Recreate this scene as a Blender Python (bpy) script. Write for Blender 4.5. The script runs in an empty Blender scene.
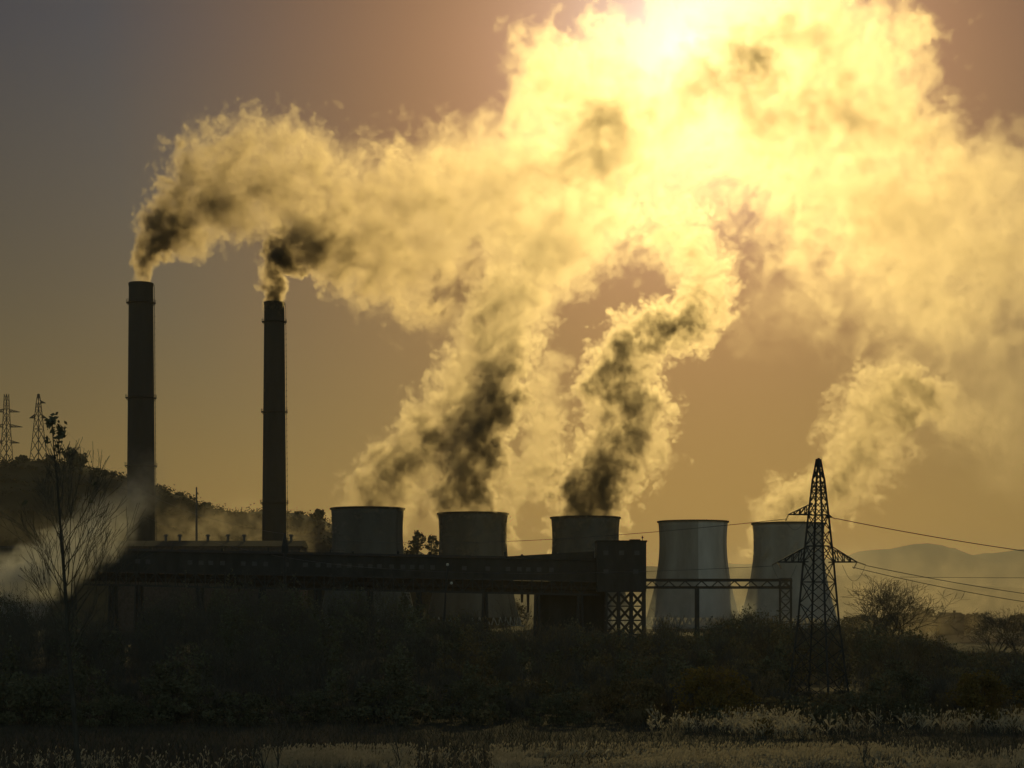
import bpy, bmesh, math, random
from mathutils import Vector, Matrix
R = math.radians
sc = bpy.context.scene
random.seed(7)

# ------------------------------------------------------------------ camera
F = 1911.0            # focal length in pixels
CX, HY, H = 512.0, 605.0, 14.0     # principal column, horizon row, eye height
cam = bpy.data.cameras.new('camera')
cam.sensor_width = 36.0
cam.lens = F / 1024.0 * 36.0
cam.shift_y = (HY - 384.0) / 1024.0
cam.clip_start = 1.0
cam.clip_end = 60000.0
co = bpy.data.objects.new('camera', cam)
co.location = (0, 0, H)
co.rotation_euler = (R(90), 0, 0)
sc.collection.objects.link(co)
sc.camera = co

def P(x, y, D):
    """world point seen at picture column x, row y, at depth D"""
    return Vector(((x - CX) / F * D, D, H + (HY - y) / F * D))

# ------------------------------------------------------------------ sky and sun
SUN_AZ, SUN_EL = R(5.4), R(16.2)
world = bpy.data.worlds.new('World')
sc.world = world
world.use_nodes = True
wt = world.node_tree
wt.nodes.clear()
def wn(t): return wt.nodes.new(t)
sky = wn('ShaderNodeTexSky')
sky.sky_type = 'NISHITA'
sky.sun_disc = False
sky.sun_elevation = SUN_EL
sky.sun_rotation = SUN_AZ
sky.air_density = 1.0
sky.dust_density = 1.6
sky.ozone_density = 1.0
# smoke-laden air: amber towards the sun and along the horizon, greyer away from both
tc = wn('ShaderNodeTexCoord')
def wmath(op, a, b=None, c=None, clamp=False):
    m = wn('ShaderNodeMath'); m.operation = op; m.use_clamp = clamp
    for i, s in enumerate((a, b, c)):
        if s is None: continue
        if isinstance(s, (int, float)): m.inputs[i].default_value = s
        else: wt.links.new(s, m.inputs[i])
    return m.outputs[0]
def wmix(fac, a, b, mode='MIX'):
    m = wn('ShaderNodeMix'); m.data_type = 'RGBA'; m.blend_type = mode
    if isinstance(fac, float): m.inputs[0].default_value = fac
    else: wt.links.new(fac, m.inputs[0])
    for i, s in ((6, a), (7, b)):
        if isinstance(s, tuple): m.inputs[i].default_value = (*s, 1)
        else: wt.links.new(s, m.inputs[i])
    return m.outputs[2]
sd = Vector((math.sin(SUN_AZ) * math.cos(SUN_EL), math.cos(SUN_AZ) * math.cos(SUN_EL), math.sin(SUN_EL)))
dt = wn('ShaderNodeVectorMath'); dt.operation = 'DOT_PRODUCT'
wt.links.new(tc.outputs['Generated'], dt.inputs[0]); dt.inputs[1].default_value = sd
sep = wn('ShaderNodeSeparateXYZ'); wt.links.new(tc.outputs['Generated'], sep.inputs[0])
ang = wmath('DIVIDE', wmath('ARCCOSINE', wmath('MINIMUM', dt.outputs['Value'], 1.0)), R(1.0))      # degrees from the sun
away = wmath('MULTIPLY_ADD', ang, 1/13.0, -4/13.0, True)
high = wmath('MULTIPLY_ADD', sep.outputs[2], 1/.28, -.02, True)
cool = wmix(high, (.255, .20, .074), (.15, .165, .225))
warm = wmix(high, (.195, .138, .04), (.40, .19, .045))
behind = wmath('MULTIPLY_ADD', ang, 1/40.0, -30/40.0, True)      # unseen sky behind the viewer, brightened to fill the foreground shadows
sky_tint = wmix(behind, wmix(away, warm, cool), (2.3, 2.15, 1.62))
tinted = wmix(1.0, sky.outputs[0], sky_tint, 'MULTIPLY')
glow = wmath('POWER', 2.718, wmath('MULTIPLY', ang, -0.42))
glowed = wmix(glow, tinted, (48, 46, 43), 'ADD')
bg = wn('ShaderNodeBackground'); bg.inputs['Strength'].default_value = 0.15
wo = wn('ShaderNodeOutputWorld')
wt.links.new(glowed, bg.inputs['Color'])
wt.links.new(bg.outputs[0], wo.inputs['Surface'])

sun = bpy.data.lights.new('sun', 'SUN')
sun.energy = 3.9
sun.angle = R(0.5)
sun.color = (1.0, 0.775, 0.29)
so = bpy.data.objects.new('sun', sun)
so.rotation_euler = sd.to_track_quat('Z', 'Y').to_euler()
sc.collection.objects.link(so)

vs = sc.view_settings
vs.view_transform = 'Standard'
vs.look = 'None'
vs.exposure = -2.35
vs.gamma = 1.0
vs.use_curve_mapping = False
cy = sc.cycles
cy.use_adaptive_sampling = True
cy.adaptive_threshold = 0.03
cy.use_denoising = True
cy.max_bounces = 6
cy.diffuse_bounces = 2
cy.glossy_bounces = 2
cy.transmission_bounces = 4
cy.volume_bounces = 1
cy.transparent_max_bounces = 16
cy.volume_step_rate = 2.5
cy.volume_max_steps = 512

# ------------------------------------------------------------------ helpers
def tag(o, label=None, cat=None, group=None, kind=None):
    if label: o['label'] = label
    if cat: o['category'] = cat
    if group: o['group'] = group
    if kind: o['kind'] = kind
    return o
def empty(name, loc, rz=0.0, label=None, cat=None, group=None):
    o = bpy.data.objects.new(name, None)
    o.location = loc
    o.rotation_euler = (0, 0, rz)
    o.empty_display_size = 0.5
    sc.collection.objects.link(o)
    return tag(o, label, cat, group)

class MB:
    """collects vertices and faces of one mesh"""
    def __init__(s): s.v = []; s.f = []
    def quad(s, a, b, c, d):
        n = len(s.v); s.v += [tuple(a), tuple(b), tuple(c), tuple(d)]; s.f.append((n, n+1, n+2, n+3))
    def box(s, x0, x1, y0, y1, z0, z1):
        n = len(s.v)
        s.v += [(x0,y0,z0),(x1,y0,z0),(x1,y1,z0),(x0,y1,z0),(x0,y0,z1),(x1,y0,z1),(x1,y1,z1),(x0,y1,z1)]
        s.f += [(n,n+3,n+2,n+1),(n+4,n+5,n+6,n+7),(n,n+1,n+5,n+4),(n+1,n+2,n+6,n+5),(n+2,n+3,n+7,n+6),(n+3,n,n+4,n+7)]
    def hexa(s, pts):
        n = len(s.v); s.v += [tuple(p) for p in pts]
        s.f += [(n,n+3,n+2,n+1),(n+4,n+5,n+6,n+7),(n,n+1,n+5,n+4),(n+1,n+2,n+6,n+5),(n+2,n+3,n+7,n+6),(n+3,n,n+4,n+7)]
    def bar(s, a, b, w, h=None):
        """square bar from a to b"""
        a, b = Vector(a), Vector(b); h = h or w
        d = (b - a)
        if d.length < 1e-6: return
        d.normalize()
        u = d.cross(Vector((0, 0, 1)))
        if u.length < 1e-3: u = Vector((1, 0, 0))
        u.normalize(); t = u.cross(d)
        u *= w / 2; t *= h / 2
        s.hexa([a-u-t, a+u-t, a+u+t, a-u+t, b-u-t, b+u-t, b+u+t, b-u+t])
    def tube(s, a, b, r0, r1, n=6, cap=True):
        a, b = Vector(a), Vector(b); d = (b - a)
        if d.length < 1e-6: return
        d.normalize()
        u = d.cross(Vector((0, 0, 1)))
        if u.length < 1e-3: u = Vector((1, 0, 0))
        u.normalize(); t = d.cross(u)
        k = len(s.v)
        for p, r in ((a, r0), (b, r1)):
            for i in range(n):
                w = 2 * math.pi * i / n
                s.v.append(tuple(p + u * (r * math.cos(w)) + t * (r * math.sin(w))))
        for i in range(n):
            j = (i + 1) % n
            s.f.append((k+i, k+j, k+n+j, k+n+i))
        if cap:
            s.f.append(tuple(range(k+n, k+2*n)))
            s.f.append(tuple(reversed(range(k, k+n))))
    def lathe(s, prof, n=64, cx=0, cy_=0):
        """prof: closed or open list of (radius, z)"""
        k = len(s.v)
        for r, z in prof:
            for i in range(n):
                w = 2 * math.pi * i / n
                s.v.append((cx + r * math.cos(w), cy_ + r * math.sin(w), z))
        for q in range(len(prof) - 1):
            for i in range(n):
                j = (i + 1) % n
                s.f.append((k+q*n+i, k+q*n+j, k+(q+1)*n+j, k+(q+1)*n+i))
    def build(s, name, mat, parent=None, smooth=False):
        me = bpy.data.meshes.new(name)
        me.from_pydata(s.v, [], s.f)
        me.update()
        if smooth:
            me.polygons.foreach_set('use_smooth', [True] * len(me.polygons))
        me.materials.append(mat)
        o = bpy.data.objects.new(name, me)
        sc.collection.objects.link(o)
        if parent: o.parent = parent
        return o

def material(name, col, rough=0.8, var=0.35, scale=1.0, streak=1.0, bump=0.0, metal=0.0, col2=None, spec=0.3, transl=0.0, detail=5):
    """procedural surface: base colour broken up by noise (streak stretches it vertically)"""
    m = bpy.data.materials.new(name); m.use_nodes = True
    t = m.node_tree; b = t.nodes['Principled BSDF']
    b.inputs['Roughness'].default_value = rough
    b.inputs['Metallic'].default_value = metal
    b.inputs['Specular IOR Level'].default_value = spec
    tc_ = t.nodes.new('ShaderNodeTexCoord'); mp = t.nodes.new('ShaderNodeMapping')
    mp.inputs['Scale'].default_value = (scale, scale, scale / streak)
    t.links.new(tc_.outputs['Object'], mp.inputs['Vector'])
    n = t.nodes.new('ShaderNodeTexNoise'); n.inputs['Detail'].default_value = detail; n.inputs['Roughness'].default_value = 0.62
    n.inputs['Scale'].default_value = 1.0
    t.links.new(mp.outputs[0], n.inputs['Vector'])
    cr = t.nodes.new('ShaderNodeValToRGB')
    c2 = col2 or tuple(c * (1 + var) for c in col)
    cr.color_ramp.elements[0].position = 0.3; cr.color_ramp.elements[1].position = 0.7
    cr.color_ramp.elements[0].color = (*[c * (1 - var) for c in col], 1)
    cr.color_ramp.elements[1].color = (*c2, 1)
    t.links.new(n.outputs[0], cr.inputs[0])
    t.links.new(cr.outputs[0], b.inputs['Base Color'])
    if bump:
        bp = t.nodes.new('ShaderNodeBump'); bp.inputs['Strength'].default_value = bump
        t.links.new(n.outputs[0], bp.inputs['Height']); t.links.new(bp.outputs[0], b.inputs['Normal'])
    if transl:
        tr = t.nodes.new('ShaderNodeBsdfTranslucent'); mx = t.nodes.new('ShaderNodeMixShader'); mx.inputs[0].default_value = transl
        t.links.new(cr.outputs[0], tr.inputs[0])
        t.links.new(b.outputs[0], mx.inputs[1]); t.links.new(tr.outputs[0], mx.inputs[2])
        t.links.new(mx.outputs[0], t.nodes['Material Output'].inputs['Surface'])
    return m

M = {
 'soil': material('soil', (.022,.018,.011), .95, .5, .05, 1, .3),
 'hill': material('hill_scrub', (.03,.028,.014), .95, .55, .03, 1, .6, col2=(.06,.05,.022)),
 'far': material('far_woodland', (.03,.024,.012), .95, .4, .004),
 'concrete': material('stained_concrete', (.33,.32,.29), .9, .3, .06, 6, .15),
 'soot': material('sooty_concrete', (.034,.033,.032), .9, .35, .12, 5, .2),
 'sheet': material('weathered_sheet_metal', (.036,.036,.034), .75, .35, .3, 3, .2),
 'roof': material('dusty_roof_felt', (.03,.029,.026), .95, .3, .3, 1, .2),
 'steel': material('dark_painted_steel', (.03,.03,.03), .6, .3, 1.5, 1, 0, spec=.4),
 'galv': material('dull_galvanised_steel', (.10,.10,.10), .55, .25, 2.0, 1, 0, metal=.4),
 'rust': material('rusty_steel', (.05,.036,.027), .85, .4, 1.0, 2),
 'glass': material('dusty_window_glass', (.04,.042,.042), .38, .3, .8, spec=.6),
 'brick': material('old_brickwork', (.08,.06,.05), .9, .35, .8, 1, .2),
 'bark': material('dark_bark', (.065,.06,.048), .95, .4, 4.0, 5, .3),
 'twig': material('bare_twigs', (.10,.09,.07), .95, .3, 3.0),
 'leafdark': material('dark_thicket_leaves', (.12,.118,.068), .8, .45, .25, 1, transl=.12),
 'leafbrown': material('russet_thicket_twigs', (.15,.11,.06), .9, .5, .12),
 'weed': material('dark_weeds', (.06,.055,.035), .9, .5, .3),
 'hillscrub': material('hill_scrub_leaves', (.05,.045,.025), .9, .45, .1),
 'leafolive': material('olive_thicket_leaves', (.15,.12,.06), .8, .45, .25, 1, transl=.18),
 'leafyellow': material('yellowing_leaves', (.17,.125,.035), .75, .4, .3, 1, transl=.3),
 'reed': material('dry_reeds', (.55,.47,.32), .7, .4, .5, 1, transl=.5, col2=(.68,.58,.40)),
 'porcelain': material('glazed_porcelain', (.18,.13,.10), .25, .2, 3),
 'wire': material('aluminium_wire', (.10,.10,.10), .5, .2, 1, metal=.5),
 'lampglass': material('milky_lamp_glass', (.7,.7,.66), .3, .05, 3, transl=.3),
}
# tower concrete: stained, one half of the shell paler where pale is set
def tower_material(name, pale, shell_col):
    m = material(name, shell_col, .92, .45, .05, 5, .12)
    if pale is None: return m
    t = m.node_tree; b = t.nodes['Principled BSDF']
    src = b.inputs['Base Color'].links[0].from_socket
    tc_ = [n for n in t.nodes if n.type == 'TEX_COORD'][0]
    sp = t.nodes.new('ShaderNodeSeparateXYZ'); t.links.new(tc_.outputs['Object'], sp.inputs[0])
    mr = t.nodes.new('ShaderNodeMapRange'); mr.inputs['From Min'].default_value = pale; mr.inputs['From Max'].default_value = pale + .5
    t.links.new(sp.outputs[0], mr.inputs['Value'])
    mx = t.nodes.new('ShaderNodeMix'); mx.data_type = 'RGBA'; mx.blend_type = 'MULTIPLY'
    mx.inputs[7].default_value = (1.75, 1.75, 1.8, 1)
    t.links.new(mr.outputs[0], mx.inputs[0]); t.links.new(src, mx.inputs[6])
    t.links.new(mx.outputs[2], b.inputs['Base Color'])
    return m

# ------------------------------------------------------------------ ground and hills
g = MB(); SZ = 20000.0
ys = [-400, 0, 120, 200, 300, 450, 650, 900, 1300, 2000, 4000, 8000, SZ]
xs = [-SZ, -4000, -1200, -500, -200, 0, 200, 500, 1200, 4000, SZ]
for i in range(len(ys) - 1):
    for j in range(len(xs) - 1):
        g.quad((xs[j],ys[i],0),(xs[j+1],ys[i],0),(xs[j+1],ys[i+1],0),(xs[j],ys[i+1],0))
tag(g.build('ground', M['soil']), kind='structure')

def interp(pts, x):
    if x <= pts[0][0]: return pts[0][1]
    for (a, ya), (b, yb) in zip(pts, pts[1:]):
        if x <= b:
            f = (x - a) / (b - a); f = f * f * (3 - 2 * f)
            return ya + (yb - ya) * f
    return pts[-1][1]

from mathutils import noise as mn
def fbm(x, y, z=0.0, oct=4):
    return mn.fractal(Vector((x, y, z)), 1.0, 2.0, oct)

def ridge(name, profile, D, x0, x1, front, back, mat, nx=160, ny=24, rough=3.0, seed=0.0, sc_=.01, lift=0.0):
    """a ridge whose skyline follows profile (column, row) at depth D"""
    b = MB()
    X0, X1 = (x0 - CX) / F * D, (x1 - CX) / F * D
    for j in range(ny + 1):
        v = j / ny
        y = D - front + v * (front + back)
        w = 1 - abs(y - D) / (front if y < D else back)
        w = w * w * (3 - 2 * w)
        for i in range(nx + 1):
            X = X0 + (X1 - X0) * i / nx
            px = X / D * F + CX
            z = (H + (HY - interp(profile, px)) / F * D) * w + lift
            z += rough * fbm(X * sc_, y * sc_, seed) * min(1, w * 3) * (0.35 if abs(y - D) < 1 else 1)
            b.v.append((X, y, z - 0.5 if j not in (0, ny) else -2.0))
    for j in range(ny):
        for i in range(nx):
            k = j * (nx + 1) + i
            b.f.append((k, k+1, k+nx+2, k+nx+1))
    o = b.build(name, mat, smooth=True)
    return tag(o, kind='structure')

HILL = [(-300,430),(-60,455),(0,463),(30,463),(60,465),(85,466),(100,471),(128,479),(155,491),(180,499),(205,507),(235,514),(262,514),(290,517),(320,522),(345,529),(380,543),(410,551),(436,561),(470,580),(520,606)]
ridge('hill', HILL, 1400, -300, 520, 260, 500, M['hill'], nx=220, ny=30, rough=7, sc_=.012)
ridge('hills', [(500,580),(600,571),(646,567),(690,566),(729,567),(790,570),(840,577),(868,576),(900,579),(960,587),(1024,592),(1150,600),(1300,606)], 6500, 480, 1300, 2000, 2000, M['far'], rough=16, seed=3, sc_=.0025)
ridge('mountains', [(400,590),(560,575),(700,566),(800,563),(848,556),(868,550),(890,549),(916,544),(930,543),(945,548),(966,556),(990,553),(1024,549),(1100,545),(1200,552),(1400,560)], 14000, 380, 1400, 3000, 3000, M['far'], rough=34, seed=5, sc_=.001)

# ------------------------------------------------------------------ cooling towers
def cooling_tower(cx, top, hw_px, D, label, mat, base_hw=None):
    c = P(cx, HY, D); zt = P(cx, top, D).z; r = hw_px / F * D
    root = empty('cooling_tower', (c.x, D, 0), 0, label, 'cooling tower', 'cooling towers')
    z0, waist = 6.0, zt * .80
    rw = r * .965
    k = ((r * 1.335 / rw) ** 2 - 1) / (waist - z0) ** 2
    kt = ((r / rw) ** 2 - 1) / (zt - waist) ** 2
    def rad(z): return rw * math.sqrt(1 + (k if z < waist else kt) * (z - waist) ** 2)
    n = 22; zs = [z0 + (zt - 1.1 - z0) * i / n for i in range(n + 1)]
    b = MB()
    b.lathe([(rad(z), z) for z in zs] + [(rad(z) - .55, z) for z in reversed(zs)] + [(rad(z0), z0)], 96)
    b.build('shell', mat, root, smooth=True)
    b = MB(); ru = rad(zt)
    b.lathe([(ru - .6, zt-1.1), (ru + .75, zt-1.05), (ru + .75, zt - .1), (ru + .3, zt), (ru - .6, zt), (ru - .6, zt-1.1)], 96)
    b.build('rim', M['soot'], root)
    b = MB(); rb = rad(z0) + 1.2
    for i in range(40):
        a0, a1, a2 = [2*math.pi*(i + d)/40 for d in (0, .5, 1)]
        for q in (a0, a2):
            b.bar((rb*math.cos(a1), rb*math.sin(a1), -.2), ((rad(z0)-.3)*math.cos(q), (rad(z0)-.3)*math.sin(q), z0 + .4), .6)
    b.build('support_columns', M['concrete'], root)
    b = MB(); b.lathe([(rb + 2, -.3), (rb + 2, 1.2), (rb + 1.6, 1.2), (rb + 1.6, -.3)], 64)
    b.build('basin', M['concrete'], root)
    b = MB()      # inspection ladder down the shell
    aa = -.55
    for z in [z0 + i * 1.0 for i in range(int(zt - z0))]:
        q = rad(z) + .35
        b.bar((q*math.cos(aa) - .3, q*math.sin(aa), z), (q*math.cos(aa) + .3, q*math.sin(aa), z), .08)
    for sx in (-.3, .3):
        for i in range(n):
            za, zb = zs[i], zs[i+1]
            b.bar(((rad(za)+.35)*math.cos(aa)+sx, (rad(za)+.35)*math.sin(aa), za), ((rad(zb)+.35)*math.cos(aa)+sx, (rad(zb)+.35)*math.sin(aa), zb), .1)
    b.build('ladder', M['steel'], root)
    return root
TM = tower_material('tower_concrete', None, (.105,.102,.09)); TMP = tower_material('half_pale_tower_concrete', 1.0, (.27,.26,.235))
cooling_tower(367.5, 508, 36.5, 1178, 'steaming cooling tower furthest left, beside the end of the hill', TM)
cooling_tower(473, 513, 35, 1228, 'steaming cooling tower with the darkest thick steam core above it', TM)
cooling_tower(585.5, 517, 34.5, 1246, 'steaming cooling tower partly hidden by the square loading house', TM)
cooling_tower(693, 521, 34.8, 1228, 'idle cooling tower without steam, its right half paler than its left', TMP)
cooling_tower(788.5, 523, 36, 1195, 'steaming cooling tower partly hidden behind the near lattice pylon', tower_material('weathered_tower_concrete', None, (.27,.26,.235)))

# ------------------------------------------------------------------ chimneys
def chimney(cx, top, hw_t, hw_b, D, rings, label):
    c = P(cx, HY, D); zt = P(cx, top, D).z; s = D / F
    root = empty('chimney', (c.x, D, 0), 0, label, 'chimney', 'tall power station chimneys')
    rt, rb = hw_t * s, hw_b * s
    def rad(z): return rb + (rt - rb) * min(1, z / zt)
    n = 26; zs = [zt * i / n for i in range(n + 1)]
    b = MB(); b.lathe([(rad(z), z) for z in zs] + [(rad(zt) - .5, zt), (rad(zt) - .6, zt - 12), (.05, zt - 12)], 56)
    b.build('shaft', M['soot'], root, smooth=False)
    b = MB(); b.lathe([(rt + .05, zt - 1.4), (rt + .22, zt - 1.4), (rt + .22, zt - .2), (rt + .05, zt - .2)], 56)
    b.build('rim', M['soot'], root)
    for ry in rings:
        z = P(cx, ry, D).z; r = rad(z)
        b = MB()
        b.lathe([(r - .02, z - .2), (r + 1.25, z - .05), (r + 1.25, z + .1), (r - .02, z + .1)], 40)
        for i in range(16):
            a = 2*math.pi*i/16
            b.bar((r*math.cos(a), r*math.sin(a), z - 1.3), ((r+1.2)*math.cos(a), (r+1.2)*math.sin(a), z - .05), .14)
        pf = b.build('platform', M['steel'], root)
        b = MB()
        for i in range(32):
            a = 2*math.pi*i/32; a2 = 2*math.pi*(i+1)/32
            q = r + 1.2
            b.bar((q*math.cos(a), q*math.sin(a), z + .1), (q*math.cos(a), q*math.sin(a), z + 1.5), .07)
            for h in (.8, 1.5):
                b.bar((q*math.cos(a), q*math.sin(a), z + h), (q*math.cos(a2), q*math.sin(a2), z + h), .07)
        b.build('railing', M['steel'], pf)
    b = MB(); a = math.radians(-12)
    for i in range(int(zt * .9 / 1.0)):
        z = 4 + i * 1.0
        if z > zt - 1: break
        q = rad(z) + 1.0
        if i % 3 == 0:
            b.bar(((rad(z) - .05)*math.cos(a), (rad(z)-.05)*math.sin(a), z), (q*math.cos(a), q*math.sin(a), z), .12)
            for d in (-.5, -.25, .25, .5):
                b.bar((q*math.cos(a), q*math.sin(a) + d*.7, z + .3), (q*math.cos(a) + .5, q*math.sin(a) + d*.5, z + .3), .16)
        b.bar((q*math.cos(a), q*math.sin(a) - .35, z), (q*math.cos(a), q*math.sin(a) + .35, z), .08)
    for d in (-.35, .35):
        q0, q1 = rad(4) + 1.0, rad(zt - 1) + 1.0
        b.bar((q0*math.cos(a), q0*math.sin(a) + d, 4), (q1*math.cos(a), q1*math.sin(a) + d, zt - 1), .12)
    b.build('ladder', M['steel'], root)
    return root
chimney(141, 283, 12, 15.0, 950, (303, 398, 466), 'taller and thicker smoking chimney furthest left, in front of the hill')
chimney(274.3, 302, 10, 13.0, 1010, (322, 412, 503), 'slimmer smoking chimney standing to the right of the tallest one')

# ------------------------------------------------------------------ conveyor gallery on trestles
GD = 620.0; GS = GD / F
ga = P(-60, 547, GD); gb = P(600, 560.5, GD)
gl = (gb - ga).length; slope = math.atan2(gb.z - ga.z, gb.x - ga.x)
root = empty('conveyor_gallery', (ga.x, GD, ga.z), 0, 'very long dark conveyor gallery on trestles running in front of the towers', 'conveyor gallery')
def gp(x, y, z): return (x, y, z + x * math.tan(slope))      # along the slope, z down from the roof edge
LX = gb.x - ga.x
b = MB(); b.hexa([gp(0,-2.6,-6.6), gp(LX,-2.6,-6.6), gp(LX,2.6,-6.6), gp(0,2.6,-6.6), gp(0,-2.6,-.3), gp(LX,-2.6,-.3), gp(LX,2.6,-.3), gp(0,2.6,-.3)])
nrib = int(LX / 1.5)
for i in range(nrib):
    x = .4 + i * 1.5
    b.hexa([gp(x,-2.68,-6.5), gp(x+.12,-2.68,-6.5), gp(x+.12,-2.6,-6.5), gp(x,-2.6,-6.5), gp(x,-2.68,-.5), gp(x+.12,-2.68,-.5), gp(x+.12,-2.6,-.5), gp(x,-2.6,-.5)])
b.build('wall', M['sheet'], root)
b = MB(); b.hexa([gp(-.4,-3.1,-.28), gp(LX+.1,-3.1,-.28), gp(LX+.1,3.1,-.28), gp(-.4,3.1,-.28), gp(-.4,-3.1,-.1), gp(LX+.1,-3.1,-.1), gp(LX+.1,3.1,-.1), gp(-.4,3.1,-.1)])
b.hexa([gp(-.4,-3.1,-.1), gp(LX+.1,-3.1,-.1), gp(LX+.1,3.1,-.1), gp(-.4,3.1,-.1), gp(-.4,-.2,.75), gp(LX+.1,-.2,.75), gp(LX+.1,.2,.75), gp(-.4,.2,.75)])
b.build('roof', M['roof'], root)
b = MB()
for i in range(int(LX / 2.2)):
    x = i * 2.2
    if x / GS - 60 < 235 or x / GS - 60 > 345: continue
    b.bar(gp(x,-2.9,-.1), gp(x,-2.9,1.5), .09)
for h in (.8, 1.5):
    b.bar(gp((235+60)*GS,-2.9,h), gp((345+60)*GS,-2.9,h), .08)
b.build('railing', M['steel'], root)
win = None; wi = 0
for i in range(62):
    x = 2.2 + i * 3.42
    if x > LX - 2: break
    if random.random() < .28: continue
    x += random.uniform(-.5, .5)
    b = MB()
    b.hexa([gp(x,-2.76,-4.1), gp(x+1.5,-2.76,-4.1), gp(x+1.5,-2.69,-4.1), gp(x,-2.69,-4.1), gp(x,-2.76,-2.7), gp(x+1.5,-2.76,-2.7), gp(x+1.5,-2.69,-2.7), gp(x,-2.69,-2.7)])
    w = b.build('window', M['glass'], root)
rv = random.Random(8)      # clutter on the roof: vents, boxes, a sloping cover near the loading house
for px_ in (150, 172, 221, 268, 330, 352, 398, 430, 505, 522):
    x = (px_ + 60) * GS; b = MB(); h = rv.uniform(.6, 1.5)
    if rv.random() < .5: b.tube(gp(x, .6, 0), gp(x, .6, .4 + h), .3, .3, 8); b.tube(gp(x, .6, .4 + h), gp(x, .6, .8 + h), .5, .3, 8)
    else: w = rv.uniform(.6, 1.6); b.hexa([gp(x,-.8,0), gp(x+w,-.8,0), gp(x+w,.8,0), gp(x,.8,0), gp(x,-.8,.5+h), gp(x+w,-.8,.5+h), gp(x+w,.8,.5+h), gp(x,.8,.5+h)])
    b.build('roof_vent', M['sheet'], root)
x0, x1 = (500 + 60) * GS, (594 + 60) * GS
b = MB(); b.hexa([gp(x0,-2.2,.1), gp(x1,-2.2,.1), gp(x1,2.2,.1), gp(x0,2.2,.1), gp(x0,-2.2,.5), gp(x1,-2.2,2.9), gp(x1,2.2,2.9), gp(x0,2.2,.5)])
b.build('roof_cover', M['sheet'], root)
for px_, ln in ((486, 4.0), (522, 3.0), (528, 6.2), (421, 5.0), (240, 4.0)):      # downpipes and chutes under the gallery
    x = (px_ + 60) * GS; b = MB(); b.tube(gp(x, -1.4, -10.8), gp(x, -1.4, -11.2 - ln), .5, .35, 8); b.build('chute', M['rust'], root)
b = MB(); x0 = (330 + 60) * GS      # access stair
for i in range(14): b.hexa([gp(x0+i*.75,-3.3,-11.2+i*.33), gp(x0+i*.75+.7,-3.3,-11.2+i*.33), gp(x0+i*.75+.7,-2.65,-11.2+i*.33), gp(x0+i*.75,-2.65,-11.2+i*.33), gp(x0+i*.75,-3.3,-11.05+i*.33), gp(x0+i*.75+.7,-3.3,-11.05+i*.33), gp(x0+i*.75+.7,-2.65,-11.05+i*.33), gp(x0+i*.75,-2.65,-11.05+i*.33)])
b.bar(gp(x0,-3.3,-10.2), gp(x0+10.3,-3.3,-5.6), .1); b.bar(gp(x0,-3.3,-11.3), gp(x0+10.3,-3.3,-6.7), .2)
b.build('stair', M['steel'], root)
b = MB(); rnd = random.Random(4)     # open truss carrying the gallery
zt_, zb_ = -6.75, -11.2
for y in (-2.5, 2.5):
    b.bar(gp(0,y,zt_), gp(LX,y,zt_), .45); b.bar(gp(0,y,zb_), gp(LX,y,zb_), .6)
    n = int(LX / 3.2)
    for i in range(n):
        x = i * 3.2
        b.bar(gp(x,y,zb_), gp(x,y,zt_), .38)
        b.bar(gp(x,y,zb_ if i % 2 else zt_), gp(x+3.2,y,zt_ if i % 2 else zb_), .3)
b.build('truss', M['steel'], root)
b = MB()
for (y, z, r) in ((-1.0,-9.3,.75), (1.0,-8.2,1.0)):
    b.tube(gp(34,y,z), gp(LX,y,z), r, r, 10)
b.hexa([gp(94,-.4,-11.0), gp(LX,-.4,-11.0), gp(LX,.4,-11.0), gp(94,.4,-11.0), gp(94,-.4,-7.1), gp(LX,-.4,-7.1), gp(LX,.4,-7.1), gp(94,.4,-7.1)])
b.build('pipes', M['rust'], root)
for px_ in (-30, 22, 72, 113, 139, 200, 262, 318, 370, 419, 485, 537, 580):
    x = (px_ + 60) * GS
    zg = -ga.z - x * math.tan(slope)
    b = MB()
    for y in (-2.5, 2.5):
        b.bar(gp(x - .9, y * 1.3, zg - .3), gp(x - .4, y, -11.2), .7); b.bar(gp(x + .9, y * 1.3, zg - .3), gp(x + .4, y, -11.2), .7)
        zz = [-11.2 + (zg + 11.2) * q / 4 for q in range(5)]
        for q in range(4):
            b.bar(gp(x - .6, y*1.15, zz[q]), gp(x + .6, y*1.15, zz[q+1]), .22)
    for q in range(4):
        b.bar(gp(x, -2.7, zz[q]), gp(x, 2.7, zz[q+1]), .25)
    b.build('trestle', M['steel'], root)

# loading house at the gallery's end
hc = P(620.5, HY, GD); hw = 24.5 * GS
root = empty('loading_house', (hc.x, GD, 0), 0, 'tall dark square loading house at the right end of the long gallery', 'industrial building')
ztop, zmid = P(0, 541, GD).z, P(0, 592, GD).z
b = MB(); b.box(-hw, hw, -6, 6, zmid, ztop - .5)
for i in range(10):
    x = -hw + .6 + i * (2*hw - 1.2) / 9
    b.box(x - .08, x + .08, -6.08, -6, zmid + .2, ztop - .7)
b.build('wall', M['sheet'], root)
b = MB(); b.box(-hw - .3, hw + .3, -6.3, 6.3, ztop - .5, ztop)
b.box(hw - 5, hw - 1.6, -2, 2, ztop, ztop + .5); b.build('roof', M['roof'], root)
b = MB(); b.tube((hw - 1.2, -5.5, ztop), (hw - 1.2, -5.5, ztop + 1.6), .12, .08); b.box(hw - 1.5, hw - .9, -5.8, -5.2, ztop + .7, ztop + 1.2)
b.build('roof_lamp', M['steel'], root)
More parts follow.
